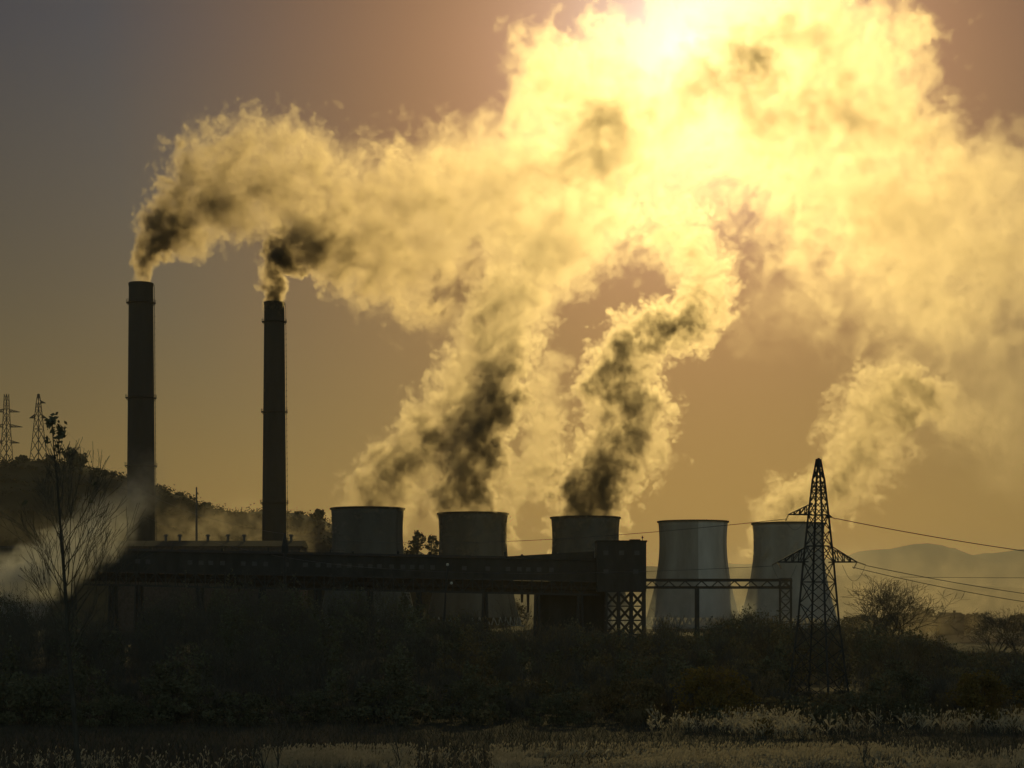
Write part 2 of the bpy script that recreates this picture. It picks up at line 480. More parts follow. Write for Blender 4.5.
for (x, z) in ((-5, ztop - 4), (0, ztop - 4), (5, ztop - 4), (-5, ztop - 10), (4.6, ztop - 10)):
    b = MB(); b.box(x - .8, x + .8, -6.16, -6.02, z - .7, z + .7); b.build('window', M['glass'], root)
b = MB(); xs_ = [-hw + 3.2 + i * (2*hw - 3.6) / 3 for i in range(4)]
zz = [zmid, zmid - 4.6, zmid - 9.2, zmid - 13.8, -.3]
for y in (-5.6, 0, 5.6):
    for x in xs_: b.bar((x, y, -.3), (x, y, zmid), .55)
    for z in zz[1:4]: b.bar((xs_[0], y, z), (xs_[-1], y, z), .4)
    for i in range(3):
        for q in range(4):
            b.bar((xs_[i], y, zz[q]), (xs_[i+1], y, zz[q+1]), .28); b.bar((xs_[i+1], y, zz[q]), (xs_[i], y, zz[q+1]), .28)
for x in xs_:
    for z in zz[1:4]: b.bar((x, -5.6, z), (x, 5.6, z), .35)
b.build('lattice_frame', M['steel'], root)
# hopper building in front of the tower, left of the loading house
hc = P(572, HY, GD); hw2 = 34.5 * GS
root = empty('hopper_building', (hc.x, GD + 14, 0), 0, 'dark windowless hopper building left of the lattice frame under the gallery', 'industrial building')
b = MB(); zt2 = P(0, 590, GD).z
b.box(-hw2, hw2, -6, 6, -.3, zt2 - .4)
for i in range(12):
    x = -hw2 + .5 + i * (2*hw2 - 1) / 11
    b.box(x - .1, x + .1, -6.1, -6, 0, zt2 - .6)
b.build('wall', M['sheet'], root)
b = MB(); b.box(-hw2 - .3, hw2 + .3, -6.3, 6.3, zt2 - .4, zt2); b.build('roof', M['roof'], root)
b = MB(); b.box(-3, 1, -6.2, -6.02, 0, 5); b.build('door', M['rust'], root)

# long low hall behind the gallery, left
hc = P(212, HY, 820); s = 820 / F
root = empty('factory_hall', (hc.x, 820, 0), 0, 'long low factory hall with small roof vents behind the left gallery', 'industrial building')
w = 92 * s; zt3 = P(0, 544.5, 820).z
b = MB(); b.box(-w, w, -14, 14, -.3, zt3 - 1.2); b.build('wall', M['brick'], root)
b = MB(); n = len(b.v)
b.hexa([(-w-.5,-14.6,zt3-1.2),(w+.5,-14.6,zt3-1.2),(w+.5,14.6,zt3-1.2),(-w-.5,14.6,zt3-1.2),(-w-.5,-1,zt3+1.6),(w+.5,-1,zt3+1.6),(w+.5,1,zt3+1.6),(-w-.5,1,zt3+1.6)])
b.build('roof', M['roof'], root)
for px_ in (167, 181, 209, 229, 245, 292):
    x = (px_ - 212) * s; b = MB()
    b.tube((x, -3, zt3 + .4), (x, -3, zt3 + 3.4), .55, .55, 10); b.tube((x, -3, zt3 + 3.4), (x, -3, zt3 + 4.2), 1.2, .7, 10)
    b.build('roof_vent', M['galv'], root)
for i in range(22):
    x = -w + 4 + i * (2*w - 8) / 21; b = MB()
    b.box(x - 1.0, x + 1.0, -14.14, -14.02, zt3 - 6, zt3 - 3); b.build('window', M['glass'], root)

# ------------------------------------------------------------------ pipe bridge
PD = 700.0; PS = PD / F
a = P(644, 581, PD); e = P(792, 580, PD)
root = empty('pipe_bridge', (a.x, PD, 0), 0, 'slender lattice pipe bridge between the loading house and the near pylon', 'pipe bridge')
L_ = e.x - a.x; zt_, zb_ = a.z, a.z - 2.7
b = MB()
for y in (-1.2, 1.2):
    b.bar((0,y,zt_), (L_,y,zt_), .42); b.bar((0,y,zb_), (L_,y,zb_), .32)
    n = 18
    for i in range(n):
        x0, x1 = L_*i/n, L_*(i+1)/n
        b.bar((x0,y,zt_ if i % 2 else zb_), (x1,y,zb_ if i % 2 else zt_), .24)
b.build('truss', M['steel'], root)
b = MB(); b.tube((-1,0,zt_ + .45), (L_,0,zt_ + .45), .42, .42, 10); b.tube((-1,-.7,zb_+.5), (L_,-.7,zb_+.5), .3, .3, 8); b.build('pipes', M['rust'], root)
x = (697 - 644) * PS; b = MB()
for y in (-1.2, 1.2): b.box(x - .7, x + .7, y - .35, y + .35, -.3, zb_)
b.build('post', M['steel'], root)
x0, x1 = (780 - 644) * PS, (791 - 644) * PS; b = MB()
for y in (-1.3, 1.3):
    b.bar((x0,y,-.3), (x0,y,zt_+1), .4); b.bar((x1,y,-.3), (x1,y,zt_+1), .4)
    n = 6
    for i in range(n):
        za, zb2 = (zt_+1)*i/n, (zt_+1)*(i+1)/n
        b.bar((x0,y,za), (x1,y,zb2), .2); b.bar((x1,y,za), (x0,y,zb2), .2); b.bar((x0,y,zb2), (x1,y,zb2), .2)
b.build('lattice_post', M['steel'], root)
x = (686 - 644) * PS

# ------------------------------------------------------------------ pylons and wires
def pylon(cx, D, prof, arms, rz, label, w=.22, brace=.12, panels=None, group=None, mast=None):
    """prof: (row, corner radius px) from the ground up; arms: (row, left px, right px, depth px)"""
    s = D / F; c = P(cx, HY, D)
    base = P(cx, prof[0][0], D).z
    root = empty('lattice_pylon', (c.x, D, base), 0, label, 'pylon', group)
    def ring(row, r):
        z = P(cx, row, D).z - base
        return [Vector((r*s*math.cos(rz + q*math.pi/2), r*s*math.sin(rz + q*math.pi/2), z)) for q in range(4)]
    def rad(row):
        for (r0, a0), (r1, a1) in zip(prof, prof[1:]):
            if r1 <= row <= r0: return a0 + (a1 - a0) * (row - r0) / (r1 - r0)
        return prof[-1][1]
    rows = panels
    rings = [ring(r, rad(r)) for r in rows]
    b = MB()
    for q in range(4):
        for A, B in zip(rings, rings[1:]): b.bar(A[q], B[q], w)
    b.build('mast_legs', M['steel'], root)
    b = MB()
    for i, (A, B) in enumerate(zip(rings, rings[1:])):
        for q in range(4):
            p = (q + 1) % 4
            b.bar(A[q], B[p], brace); b.bar(A[p], B[q], brace)
            if i % 2 == 0 and i > 1: b.bar(B[q], B[p], brace * 1.2)
    b.build('bracing', M['steel'], root)
    for (row, lp, rp, dp) in arms:
        z = P(cx, row, D).z - base; r = rad(row) * s
        for sgn, ln in ((-1, lp), (1, rp)):
            if ln <= 0: continue
            tip = Vector((sgn * ln * s, 0, z)); b = MB()
            ru = rad(row - dp) * s
            lo = [Vector((sgn * r * .75, q * r * .7, z)) for q in (-1, 1)]
            up = [Vector((sgn * ru * .75, q * ru * .7, z + dp * s)) for q in (-1, 1)]
            for q in (0, 1):
                b.bar(lo[q], tip, w * .8); b.bar(up[q], tip, w * .6)
                for f in (.25, .5, .75):
                    b.bar(lo[q].lerp(tip, f), up[q].lerp(tip, f), brace)
                    b.bar(lo[q].lerp(tip, f), up[q].lerp(tip, max(0, f - .25)), brace)
            for f in (.0, .25, .5, .75):
                b.bar(lo[0].lerp(tip, f), lo[1].lerp(tip, f), brace); b.bar(lo[0].lerp(tip, f), lo[1].lerp(tip, min(1, f + .25)), brace)
            b.build('crossarm', M['steel'], root)
    if mast:
        b = MB(); z0 = P(cx, mast[0], D).z - base; z1 = P(cx, mast[1], D).z - base
        b.bar((0,0,z0), (0,0,z1), w * 1.3); b.build('spire', M['steel'], root)
    return root
near = pylon(818.5, 286, [(699.5,32),(624,21.5),(562,15.8),(515,10.5),(480,6.2),(466,3.2),(459,2)],
      [(562, 40.5, 38.5, 16), (514.5, 30, 0, 11), (517, 0, 13, 3)], R(9), 'large dark lattice pylon standing in the scrub at the right', w=.24, brace=.11,
      panels=[699.5,674,649,624,603,582,562,546,530,515,502,490,480,470,459], mast=(470, 458))
S = 286 / F
# insulator strings hang from the tips
def insulator(root, x, y, z, dx, dz, n=9):
    b = MB(); a = Vector((x, y, z)); e_ = Vector((x + dx, y, z + dz))
    b.tube(a, e_, .03, .03, 5)
    for i in range(n):
        p = a.lerp(e_, (i + .5) / n); q = a.lerp(e_, (i + .95) / n)
        b.tube(p, q, .15, .06, 8)
    return b.build('insulator', M['porcelain'], root)
zl = P(0, 562, 286).z - near.location.z; zu = P(0, 514.5, 286).z - near.location.z
insulator(near, -40.5*S, 0, zl, -.9, -.45); insulator(near, -40.5*S, 0, zl, .5, -1.0)
insulator(near, 38.5*S, 0, zl, 1.3, -.45); insulator(near, 38.5*S, 0, zl, -.5, -1.0)
insulator(near, -30*S, 0, zu, -.4, -.9); insulator(near, 12*S, 0, P(0, 517, 286).z - near.location.z, .8, -.3)
for x0, x1, z0, dz in ((-46.5, -22, zl - .45, 2.6), (47, 24, zl - .45, 2.4), (-33, -14, zu - .9, 1.4)):
    b = MB(); pr = None
    for i in range(13):
        f = i / 12; p = Vector(((x0 + (x1 - x0) * f) * S, 0, z0 - dz * 4 * f * (1 - f)))
        if pr: b.bar(pr, p, .05)
        pr = p
    b.build('jumper_cable', M['wire'], near)

PDH = 1395.0
def on_hill(px_): return interp(HILL, px_) + 3
pylon(6.5, PDH, [(464,6.5),(430,4.0),(394,2.2)], [(412,15,13,3),(427,17,16,3),(443,14,13,3)], R(14), 'lattice pylon with three pairs of arms on the hill, at the left edge',
      w=.5, brace=.24, panels=[464,453,443,435,427,419,412,403,394], group='pylons on the hill')
b2 = pylon(38.5, PDH, [(467,9.5),(440,6),(415,3.6),(402,2.2),(394,.8)], [(403,0,7,3),(418,9,8,4)], R(14), 'tapering lattice pylon with a pointed top on the hill crest',
      w=.55, brace=.26, panels=[467,452,440,429,418,410,402,394], group='pylons on the hill')
b2['label'] = 'tapering lattice pylon with a pointed top, beside the round tree on the hill'

def wire(name, a, b_, sag, label, r=.05, n=40, cat='power line', group='power lines'):
    m = MB(); pr = None
    for i in range(n + 1):
        f = i / n; p = a.lerp(b_, f); p = Vector((p.x, p.y, p.z - 4 * sag * f * (1 - f)))
        if pr: m.tube(pr, p, r, r, 4, cap=False)
        pr = p
    o = m.build(name, M['wire'])
    return tag(o, label, cat, group)
wire('power_line', P(786, 519, 286), P(45, 403, PDH), 36, 'overhead wire from the near pylon\'s top arm up to the pointed hill pylon', r=.045, n=70)
wire('power_line', P(772, 566, 286), P(30, 419, PDH), 34, 'overhead wire from the near pylon\'s lower left arm to the pointed hill pylon', r=.035, n=70)
wire('power_line', P(836, 518.5, 286), P(1330, 578, 300), 1.6, 'topmost wire sloping from the near pylon to the right edge', r=.06)
wire('power_line', P(866, 565.5, 286), P(1330, 617, 300), 1.8, 'upper of the two low wires right of the near pylon', r=.05)
wire('power_line', P(852, 567, 286), P(1330, 628, 270), 2.0, 'lower of the two low wires right of the near pylon', r=.05)
wire('power_line', P(900, 577, 900), P(1400, 574, 900), 1.0, 'thin distant wire crossing the bare trees at the right edge', r=.10)

# slim pole on the hill flank
c = P(196.5, 541, 1050)
root = empty('utility_pole', (c.x, 1050, P(0, 545, 1050).z - 12), 0, 'tall slim pole with short crossbars between the two chimneys', 'pole')
zt4 = P(0, 487, 1050).z - root.location.z
b = MB(); b.tube((0,0,-.5), (0,0,zt4), .75, .4, 8); b.build('shaft', M['galv'], root)
b = MB()
for f, w2 in ((.80, 1.6), (.72, 1.4), (.62, 1.6)):
    b.bar((-w2*.3, 0, zt4*f), (w2, 0, zt4*f), .3)
b.build('crossbars', M['steel'], root)
# mast in front of the second chimney
c = P(285, HY, 560)
root = empty('lightning_mast', (c.x, 560, 0), 0, 'dark mast with a thick pointed head in front of the second chimney base', 'mast')
z1, z2, z3 = P(0, 590, 560).z, P(0, 553, 560).z, P(0, 533, 560).z
b = MB(); b.tube((0,0,-.3), (0,0,z2), .5, .42, 8); b.build('shaft', M['steel'], root)
b = MB(); b.tube((0,0,z2), (0,0,z2+2), 1.0, 1.05, 10); b.tube((0,0,z2+2), (0,0,z3), 1.05, .18, 10); b.build('head', M['sheet'], root)
# leaning lamp post
c = P(441, HY, 420); t_ = P(447.5, 566, 420)
root = empty('lamp_post', (c.x, 420, 0), 0, 'slightly leaning dark lamp post with two pale lamps in front of the gallery', 'lamp post')
dx = t_.x - c.x
b = MB(); b.tube((0,0,-.3), (dx,0,t_.z), .28, .2, 8); b.build('pole', M['steel'], root)
zz = P(0, 583, 420).z
b = MB(); b.bar((dx*.93, 0, zz + .4), (dx*.93 + .9, 0, zz), .1); b.build('bracket', M['steel'], root)
def lamp(x, z):
    q = MB(); q.lathe([(.02,z-.32),(.22,z-.24),(.32,z),(.22,z+.24),(.02,z+.3)], 12, x, 0); q.build('lamp_globe', M['lampglass'], root, smooth=True)
lamp(dx, t_.z + .3); lamp(dx*.93 + .95, zz)

# ------------------------------------------------------------------ houses far right
def house(px_, row, wpx, hpx, D, label):
    s = D / F; c = P(px_, HY, D)
    root = empty('house', (c.x, D, -.2), 0, label, 'house', 'distant houses')
    zt = P(0, row, D).z + .2; w = wpx * s / 2; h = hpx * s
    b = MB(); b.box(-w, w, -5, 5, 0, zt - h); b.build('wall', M['sheet'], root)
    b = MB(); b.hexa([(-w-.5,-5.6,zt-h),(w+.5,-5.6,zt-h),(w+.5,5.6,zt-h),(-w-.5,5.6,zt-h),(-w*.9,-.15,zt),(w*.9,-.15,zt),(w*.9,.15,zt),(-w*.9,.15,zt)])
    rf = b.build('roof', M['roof'], root)
    b = MB(); b.box(w*.4-.5, w*.4+.5, .5, 1.5, zt - h*.6, zt + 1.0); b.build('chimney', M['brick'], rf)
    for q in (-.5, .2):
        b = MB(); b.box(w*q-.7, w*q+.7, -5.1, -5.02, max(.5, zt-h-3), max(1.8, zt-h-1.2)); b.build('window', M['glass'], root)
house(950, 612.5, 24, 4, 900, 'dark roofed distant house among bushes left of the right edge trees')
# ------------------------------------------------------------------ plants
import numpy as np
def mesh_np(name, verts, faces, mat, parent=None):
    """faces: (n,3) or (n,4) array"""
    me = bpy.data.meshes.new(name)
    n, k = faces.shape
    me.vertices.add(len(verts)); me.vertices.foreach_set('co', np.asarray(verts, np.float32).ravel())
    me.loops.add(n * k); me.loops.foreach_set('vertex_index', faces.astype(np.int32).ravel())
    me.polygons.add(n)
    me.polygons.foreach_set('loop_start', np.arange(0, n * k, k, dtype=np.int32))
    me.polygons.foreach_set('loop_total', np.full(n, k, np.int32))
    me.update(calc_edges=True); me.validate()
    me.materials.append(mat)
    o = bpy.data.objects.new(name, me); sc.collection.objects.link(o)
    if parent: o.parent = parent
    return o

def leaf_quads(cent, size, rg, long=1.5):
    n = len(cent)
    u = rg.normal(size=(n, 3)); u /= np.linalg.norm(u, axis=1)[:, None]
    w = rg.normal(size=(n, 3)); w -= (w * u).sum(1)[:, None] * u; w /= np.linalg.norm(w, axis=1)[:, None]
    s = (size * rg.uniform(.6, 1.4, n))[:, None] if np.ndim(size) == 0 else (size * rg.uniform(.6, 1.4, n))[:, None]
    u = u * s * long / 2; w = w * s / 2
    v = np.stack([cent - u, cent + w, cent + u, cent - w], 1).reshape(-1, 3)
    return v, np.arange(4 * n).reshape(n, 4)

class Twig:
    """bare branching: tapered tubes gathered as numpy-friendly lists"""
    def __init__(s, seed): s.mb_thick = MB(); s.mb_thin = MB(); s.r = random.Random(seed); s.tips = []
    def grow(s, p, d, length, rad, depth, spread=.55, up=.18, seg=4, kids=3, shrink=.66, rmin=.012, thin=.05):
        r = s.r; p = Vector(p); d = Vector(d).normalized(); step = length / seg
        r0 = rad
        for i in range(seg):
            d = (d + Vector((r.gauss(0, .11), r.gauss(0, .11), r.gauss(0, .05) + up * .25))).normalized()
            q = p + d * step
            r1 = max(rmin, rad * (1 - .5 * (i + 1) / seg))
            (s.mb_thick if r0 > thin else s.mb_thin).tube(p, q, r0, r1, 6 if r0 > .1 else (4 if r0 > .03 else 3), cap=False)
            p, r0 = q, r1
            if depth > 0 and i > 0:
                for _ in range(kids if i == seg - 1 else max(1, kids - 2)):
                    a = r.uniform(0, 2 * math.pi)
                    side = d.cross(Vector((math.cos(a), math.sin(a), .3))).normalized()
                    nd = (d + side * spread * r.uniform(.6, 1.4) + Vector((0, 0, up * .5))).normalized()
                    s.grow(p, nd, length * shrink * r.uniform(.7, 1.15), r1 * .72, depth - 1, spread, up, max(2, seg - 1), kids, shrink, rmin, thin)
        if depth == 0: s.tips.append(p)

def bare_tree(name, loc, h, label, seed, stems=1, depth=4, lean=.0, spread=.5, rad=None, up=.2, kids=3, leaves=0, leafsize=.3, group=None, cat='tree', rmin=.02, shrink=.66, first=.42, leafmat='leafdark', wide=1.0):
    root = empty(name, loc, 0, label, cat, group)
    t = Twig(seed); r = random.Random(seed + 99)
    for k in range(stems):
        a = 2 * math.pi * k / stems + r.uniform(0, 1)
        d = Vector((lean + (.35 * math.cos(a) if stems > 1 else 0), .35 * math.sin(a) if stems > 1 else 0, 1))
        t.grow(Vector((.25*math.cos(a), .25*math.sin(a), -.2)) if stems > 1 else Vector((0,0,-.2)), d, h * first * r.uniform(.85, 1.1), rad or h * .016, depth, spread, up, 5, kids, shrink, rmin, .06)
    zmax = max(v[2] for v in t.mb_thick.v + t.mb_thin.v); f = h / zmax
    for mb in (t.mb_thick, t.mb_thin): mb.v = [(x * f * wide, y * f * wide, z * f) for x, y, z in mb.v]
    t.mb_thick.build('trunk', M['bark'], root)
    crown = t.mb_thin.build('crown', M['twig'], root) if t.mb_thin.f else None
    if leaves:
        rg = np.random.default_rng(seed)
        tips = np.array([tuple(q * f) for q in t.tips])
        c = tips[rg.integers(0, len(tips), leaves)] + rg.normal(size=(leaves, 3)) * h * .025
        v, fc = leaf_quads(c, leafsize, rg)
        mesh_np('leaves', v, fc, M[leafmat], root)
    return root

def leafy_bush(name, loc, w, h, label, seed, mat, n=3500, leaf=.22, group=None, cat='bush', depth=1.0, trunk=.0):
    """bush or tree crown of leaf clumps round twigs"""
    rg = np.random.default_rng(seed); root = empty(name, loc, 0, label, cat, group)
    nc = 46
    a = rg.uniform(0, 2*np.pi, nc); q = rg.uniform(0, 1, nc) ** .5; z = rg.uniform(.08, .95, nc)
    prof = np.sqrt(np.clip(1 - (2 * (z - .42)) ** 2 * .72, .08, 1))
    cc = np.stack([w/2 * q * prof * np.cos(a), w/2 * depth * q * prof * np.sin(a), trunk + (h - trunk) * z], 1)
    rr = rg.uniform(.10, .24, nc) * min(w, h)
    k = rg.integers(0, nc, n)
    off = rg.normal(size=(n, 3)); off /= np.linalg.norm(off, axis=1)[:, None]
    c = cc[k] + off * (rr[k] * rg.uniform(.35, 1.05, n) ** .6)[:, None] * np.array([1, 1, .8])
    c = c[c[:, 2] > .05]
    v, f = leaf_quads(c, leaf, rg)
    mesh_np('crown', v, f, mat, root)
    b = MB()
    for i in range(16):
        p = Vector(cc[i]); base = Vector((rg.normal() * w * .03, rg.normal() * w * .03, -.2))
        mid = base.lerp(p, .5) + Vector((0, 0, h * .08))
        b.tube(base, mid, h * .014, h * .009, 5, cap=False); b.tube(mid, p * 1.04, h * .009, h * .003, 4, cap=False)
    b.build('trunk' if trunk else 'stems', M['bark'], root)
    return root

def copy_tree(o, loc, rz, scale, label=None):
    c = o.copy(); sc.collection.objects.link(c); c.location = loc; c.rotation_euler = (0, 0, rz); c.scale = scale
    if label: c['label'] = label
    for ch in list(o.children):
        k = ch.copy(); sc.collection.objects.link(k); k.parent = c
    return c

# the dark thicket between the reeds and the works: one mass nobody could count
SKY = [(-120,590),(0,592),(40,600),(90,614),(118,622),(138,620),(152,596),(180,584),(230,578),(280,580),(300,592),(312,592),(325,584),(360,582),(404,584),(418,592),(436,606),(450,618),(470,608),(490,617),(520,627),(560,622),(610,628),(640,628),(670,622),(700,626),(735,616),(750,608),(775,617),(800,620),(860,620),(900,626),(935,634),(965,650),(1024,651),(1120,648)]
def twig_quads(cent, length, width, rg, tilt=.55):
    n = len(cent)
    u = np.stack([rg.normal(size=n) * tilt, rg.normal(size=n) * tilt, np.ones(n)], 1); u /= np.linalg.norm(u, axis=1)[:, None]
    w = np.cross(u, rg.normal(size=(n, 3))); w /= np.linalg.norm(w, axis=1)[:, None]
    l = (length * rg.uniform(.4, 1.5, n))[:, None]
    v = np.stack([cent - u*l/2 - w*width/2, cent - u*l/2 + w*width/2, cent + u*l/2 + w*width*.2, cent + u*l/2 - w*width*.2], 1).reshape(-1, 3)
    return v, np.arange(4 * n).reshape(n, 4)

def scrub(n, d0, d1, x0, x1, seed, kind, wr=(3.0, 7.5), hmul=1.0, leaf=.3, per=420):
    """crowns of individual shrubs, the front ones low, rising to the skyline SKY at the back"""
    rg = np.random.default_rng(seed); Vs, Fs, base = [], [], 0
    for i in range(n):
        px_ = rg.uniform(x0, x1); u = rg.uniform(0, 1) ** .8; D = d0 + (d1 - d0) * u
        gy = HY + H * F / D; top = interp(SKY, px_)
        rise = min(1.0, .16 + 1.15 * u ** .85) * rg.uniform(.72, 1.06)
        row = gy + (top - gy) * rise
        if 776 < px_ < 866 and D < 300: row = max(row, 690 + rg.uniform(0, 14))
        p = P(px_, row, D); h = max(1.0, p.z * hmul); w = min(rg.uniform(*wr) * (.6 + .5 * u), h * 1.6)
        m = int(per * (.5 + h / 12))
        q = rg.normal(size=(m, 3)); q /= np.linalg.norm(q, axis=1)[:, None]; q *= rg.uniform(.25, 1.0, m)[:, None] ** .5
        # lumpy crown
        lump = 1 + .28 * np.sin(q[:, 0] * 5 + seed + i) * np.cos(q[:, 1] * 4 + i * 2) + .2 * np.sin(q[:, 2] * 7 + i)
        c = np.stack([p.x + q[:, 0] * w/2 * lump, D + q[:, 1] * w/2 * lump, h * (.55 + .45 * q[:, 2] * lump)], 1)
        c = c[c[:, 2] > .05]
        v, f = leaf_quads(c, leaf, rg, 1.6) if kind == 'leaf' else twig_quads(c, 1.2, .07, rg)
        Vs.append(v); Fs.append(f + base); base += len(v)
    return np.concatenate(Vs), np.concatenate(Fs)
for n, kind, mat, x0, x1, sd_, lab in ((410, 'leaf', 'leafdark', -300, 1320, 21, 'dense dark scrub between the reeds and the power station'),
        (190, 'leaf', 'leafolive', 440, 1320, 22, 'olive leaved shrubs through the scrub on the right half'),
        (520, 'twig', 'twig', -300, 1320, 23, 'grey bare twiggy shrubs all through the scrub'),
        (210, 'twig', 'leafbrown', 500, 1320, 25, 'russet bare twiggy shrubs in the right half of the scrub')):
    va, fa = scrub(n, 222, 445, x0, x1, sd_, kind)
    o = mesh_np('undergrowth', va, fa, M[mat]); tag(o, lab, 'scrub', kind='stuff')
# upright bare stems poking out of the thicket
b = MB(); rr = random.Random(5)
for i in range(700):
    px_ = rr.uniform(-120, 1120); D = rr.uniform(240, 445)
    u = (D - 222) / 218
    gy = HY + H * F / D; top = interp(SKY, px_) + 2
    if 776 < px_ < 866 and D < 300: continue
    hgt = (gy - top) * D / F * min(1, .25 + u) * rr.uniform(.55, 1.06)
    p = P(px_, gy, D); q = p + Vector((rr.gauss(0, .1) * hgt, rr.gauss(0, .1) * hgt, hgt))
    m_ = p.lerp(q, .55) + Vector((rr.gauss(0, .2), 0, 0))
    b.tube(p, m_, .09, .05, 3, cap=False); b.tube(m_, q, .05, .015, 3, cap=False)
    for _ in range(5):
        f = rr.uniform(.35, .95); s0 = p.lerp(q, f)
        e_ = s0 + Vector((rr.gauss(0, .12) * hgt, rr.gauss(0, .1) * hgt, rr.uniform(.05, .22) * hgt))
        b.tube(s0, e_, .03, .01, 3, cap=False)
o = b.build('undergrowth', M['twig']); tag(o, 'bare upright stems and twigs standing through the scrub', 'scrub', kind='stuff')

# ------------------------------------------------------------------ reeds
def reeds(name, n, d0, d1, x0, x1, seed, hmin, hmax, mat, label, dens=.02, thr=-.1):
    rg = np.random.default_rng(seed); vs_, fs = [], []; k = 0
    cnt = 0
    while cnt < n:
        D = rg.uniform(d0, d1); px_ = rg.uniform(x0, x1)
        X = (px_ - CX) / F * D
        if mn.noise(Vector((X * .09, D * .16, seed))) < thr + rg.uniform(-.25, .25): continue
        cnt += 1
        h = rg.uniform(hmin, hmax); w = rg.uniform(.012, .03)
        lx, ly = rg.normal() * .12 * h, rg.normal() * .08 * h
        a = rg.uniform(0, np.pi); ux, uy = np.cos(a) * w, np.sin(a) * w
        # stalk
        vs_ += [(X-ux, D-uy, 0), (X+ux, D+uy, 0), (X+lx+ux*.5, D+ly+uy*.5, h), (X+lx-ux*.5, D+ly-uy*.5, h)]
        fs.append((k, k+1, k+2, k+3)); k += 4
        # two blades
        for _ in range(2):
            z0 = h * rg.uniform(.15, .6); bl = h * rg.uniform(.25, .5); a = rg.uniform(0, 2*np.pi)
            f0 = z0 / h; bx, by = X + lx * f0, D + ly * f0; ca, sa = np.cos(a), np.sin(a); bw = .03
            vs_ += [(bx-sa*bw, by+ca*bw, z0), (bx+ca*bl*.45, by+sa*bl*.45, z0+bl*.75), (bx+ca*bl*.8, by+sa*bl*.8, z0+bl*.7), (bx+sa*bw, by-ca*bw, z0)]
            fs.append((k, k+1, k+2, k+3)); k += 4
        # feathery seed head: two crossed slim diamonds
        hh = rg.uniform(.16, .34); hw_ = rg.uniform(.035, .085); dx = rg.normal() * .06 + .05
        for (ax, ay) in ((hw_, 0), (0, hw_)):
            vs_ += [(X+lx, D+ly, h-.05), (X+lx+ax+dx*.5, D+ly+ay, h+hh*.45), (X+lx+dx, D+ly, h+hh), (X+lx-ax+dx*.5, D+ly-ay, h+hh*.45)]
            fs.append((k, k+1, k+2, k+3)); k += 4
    o = mesh_np(name, np.array(vs_), np.array(fs), mat)
    return tag(o, label, 'reeds', kind='stuff')
reeds('reeds', 6500, 150, 171, 495, 880, 31, .6, 1.7, M['reed'], 'pale dry reed bed along the bottom edge right of centre', thr=.0)
reeds('reeds', 2200, 150, 172, 262, 415, 32, .8, 1.5, M['reed'], 'small pale patch of dry reeds at the bottom left of centre', thr=-.05)
reeds('reeds', 1500, 150, 174, 880, 1080, 33, .8, 1.6, M['reed'], 'sparse dry reeds in the bottom right corner', thr=.12)
reeds('reeds', 700, 200, 221, 650, 1080, 34, 1.0, 2.5, M['reed'], 'second broken row of sunlit reeds in front of the right scrub', thr=.22)
reeds('reeds', 350, 150, 174, -60, 500, 35, .8, 1.4, M['reed'], 'thin dim reeds in the bottom left corner', thr=.2)
rg = np.random.default_rng(24)
n_ = 54000; D_ = rg.uniform(148, 290, n_); X_ = (rg.uniform(-260, 1280, n_) - CX) / F * D_
Z_ = rg.uniform(.1, .9, n_) * (.5 + .8 * np.abs(np.sin(X_ * .31 + np.sin(D_ * .2) * 2)))
va, fa = twig_quads(np.stack([X_, D_, Z_], 1), .9, .06, rg, .5)
o = mesh_np('undergrowth', va, fa, M['weed']); tag(o, 'low dark weeds between the reeds and the scrub', 'weeds', kind='stuff')

# ------------------------------------------------------------------ single trees and bushes
def gl(px_, D): p = P(px_, HY, D); return (p.x, D, 0)
def hgt(row, D): return P(0, row, D).z

# tall young tree close to the camera, left: trunk drawn limb by limb
TD = 92.0
root = empty('young_tree', gl(80, TD), 0, 'tall thin bare tree close by at the left, dry leaves on top', 'tree')
tr = [(80,905),(79,768),(72,690),(68,640),(66,600),(63,560),(60,520),(57,480),(54,450),(52,426)]
def loc(px_, row, dy=0.0): p = P(px_, row, TD); return Vector((p.x - root.location.x, dy, p.z))
b = MB(); n = len(tr)
for i in range(n - 1):
    r0, r1 = .13 * (1 - i / (n - .6)) + .012, .13 * (1 - (i + 1) / (n - .6)) + .012
    b.tube(loc(*tr[i], .0), loc(*tr[i+1], .0), r0, r1, 8, cap=False)
b.build('trunk', M['bark'], root)
t = Twig(77); t.r.seed(77)
for (row, dx, ln, rd) in ((655,26,3.6,.035),(640,14,4.6,.045),(633,-26,3.3,.03),(628,22,5.2,.045),(610,-13,4.0,.03),(604,34,3.4,.03),(592,10,5.4,.04),(585,-22,3.6,.028),(574,26,4.2,.03),(562,-10,3.6,.025),(556,16,4.4,.03),(545,24,3.0,.022),(538,-18,2.6,.02),(520,9,3.2,.02),(512,-9,2.2,.016),(495,7,2.0,.014),(470,8,1.2,.012),(660,-14,4.4,.03),(668,18,5.0,.04),(648,30,4.4,.04),(644,-20,4.2,.035),(636,8,5.2,.045),(622,-30,3.4,.03),(616,28,4.2,.035),(598,-18,4.0,.03),(588,24,3.8,.03),(580,-8,4.2,.03),(568,32,3.0,.025),(550,-14,3.2,.024),(534,14,3.4,.024),(528,-20,2.2,.016),(504,14,2.4,.016)):
    px_ = interp([(c_[1], c_[0]) for c_ in reversed(tr)], row)
    t.grow(loc(px_, row), Vector((dx / 34, t.r.uniform(-.35, .35), 1.0)), ln * .66, rd, 2, .46, .28, 4, 3, .66, .010, 9)
t.mb_thin.build('crown', M['twig'], root)
rg = np.random.default_rng(3); C = []
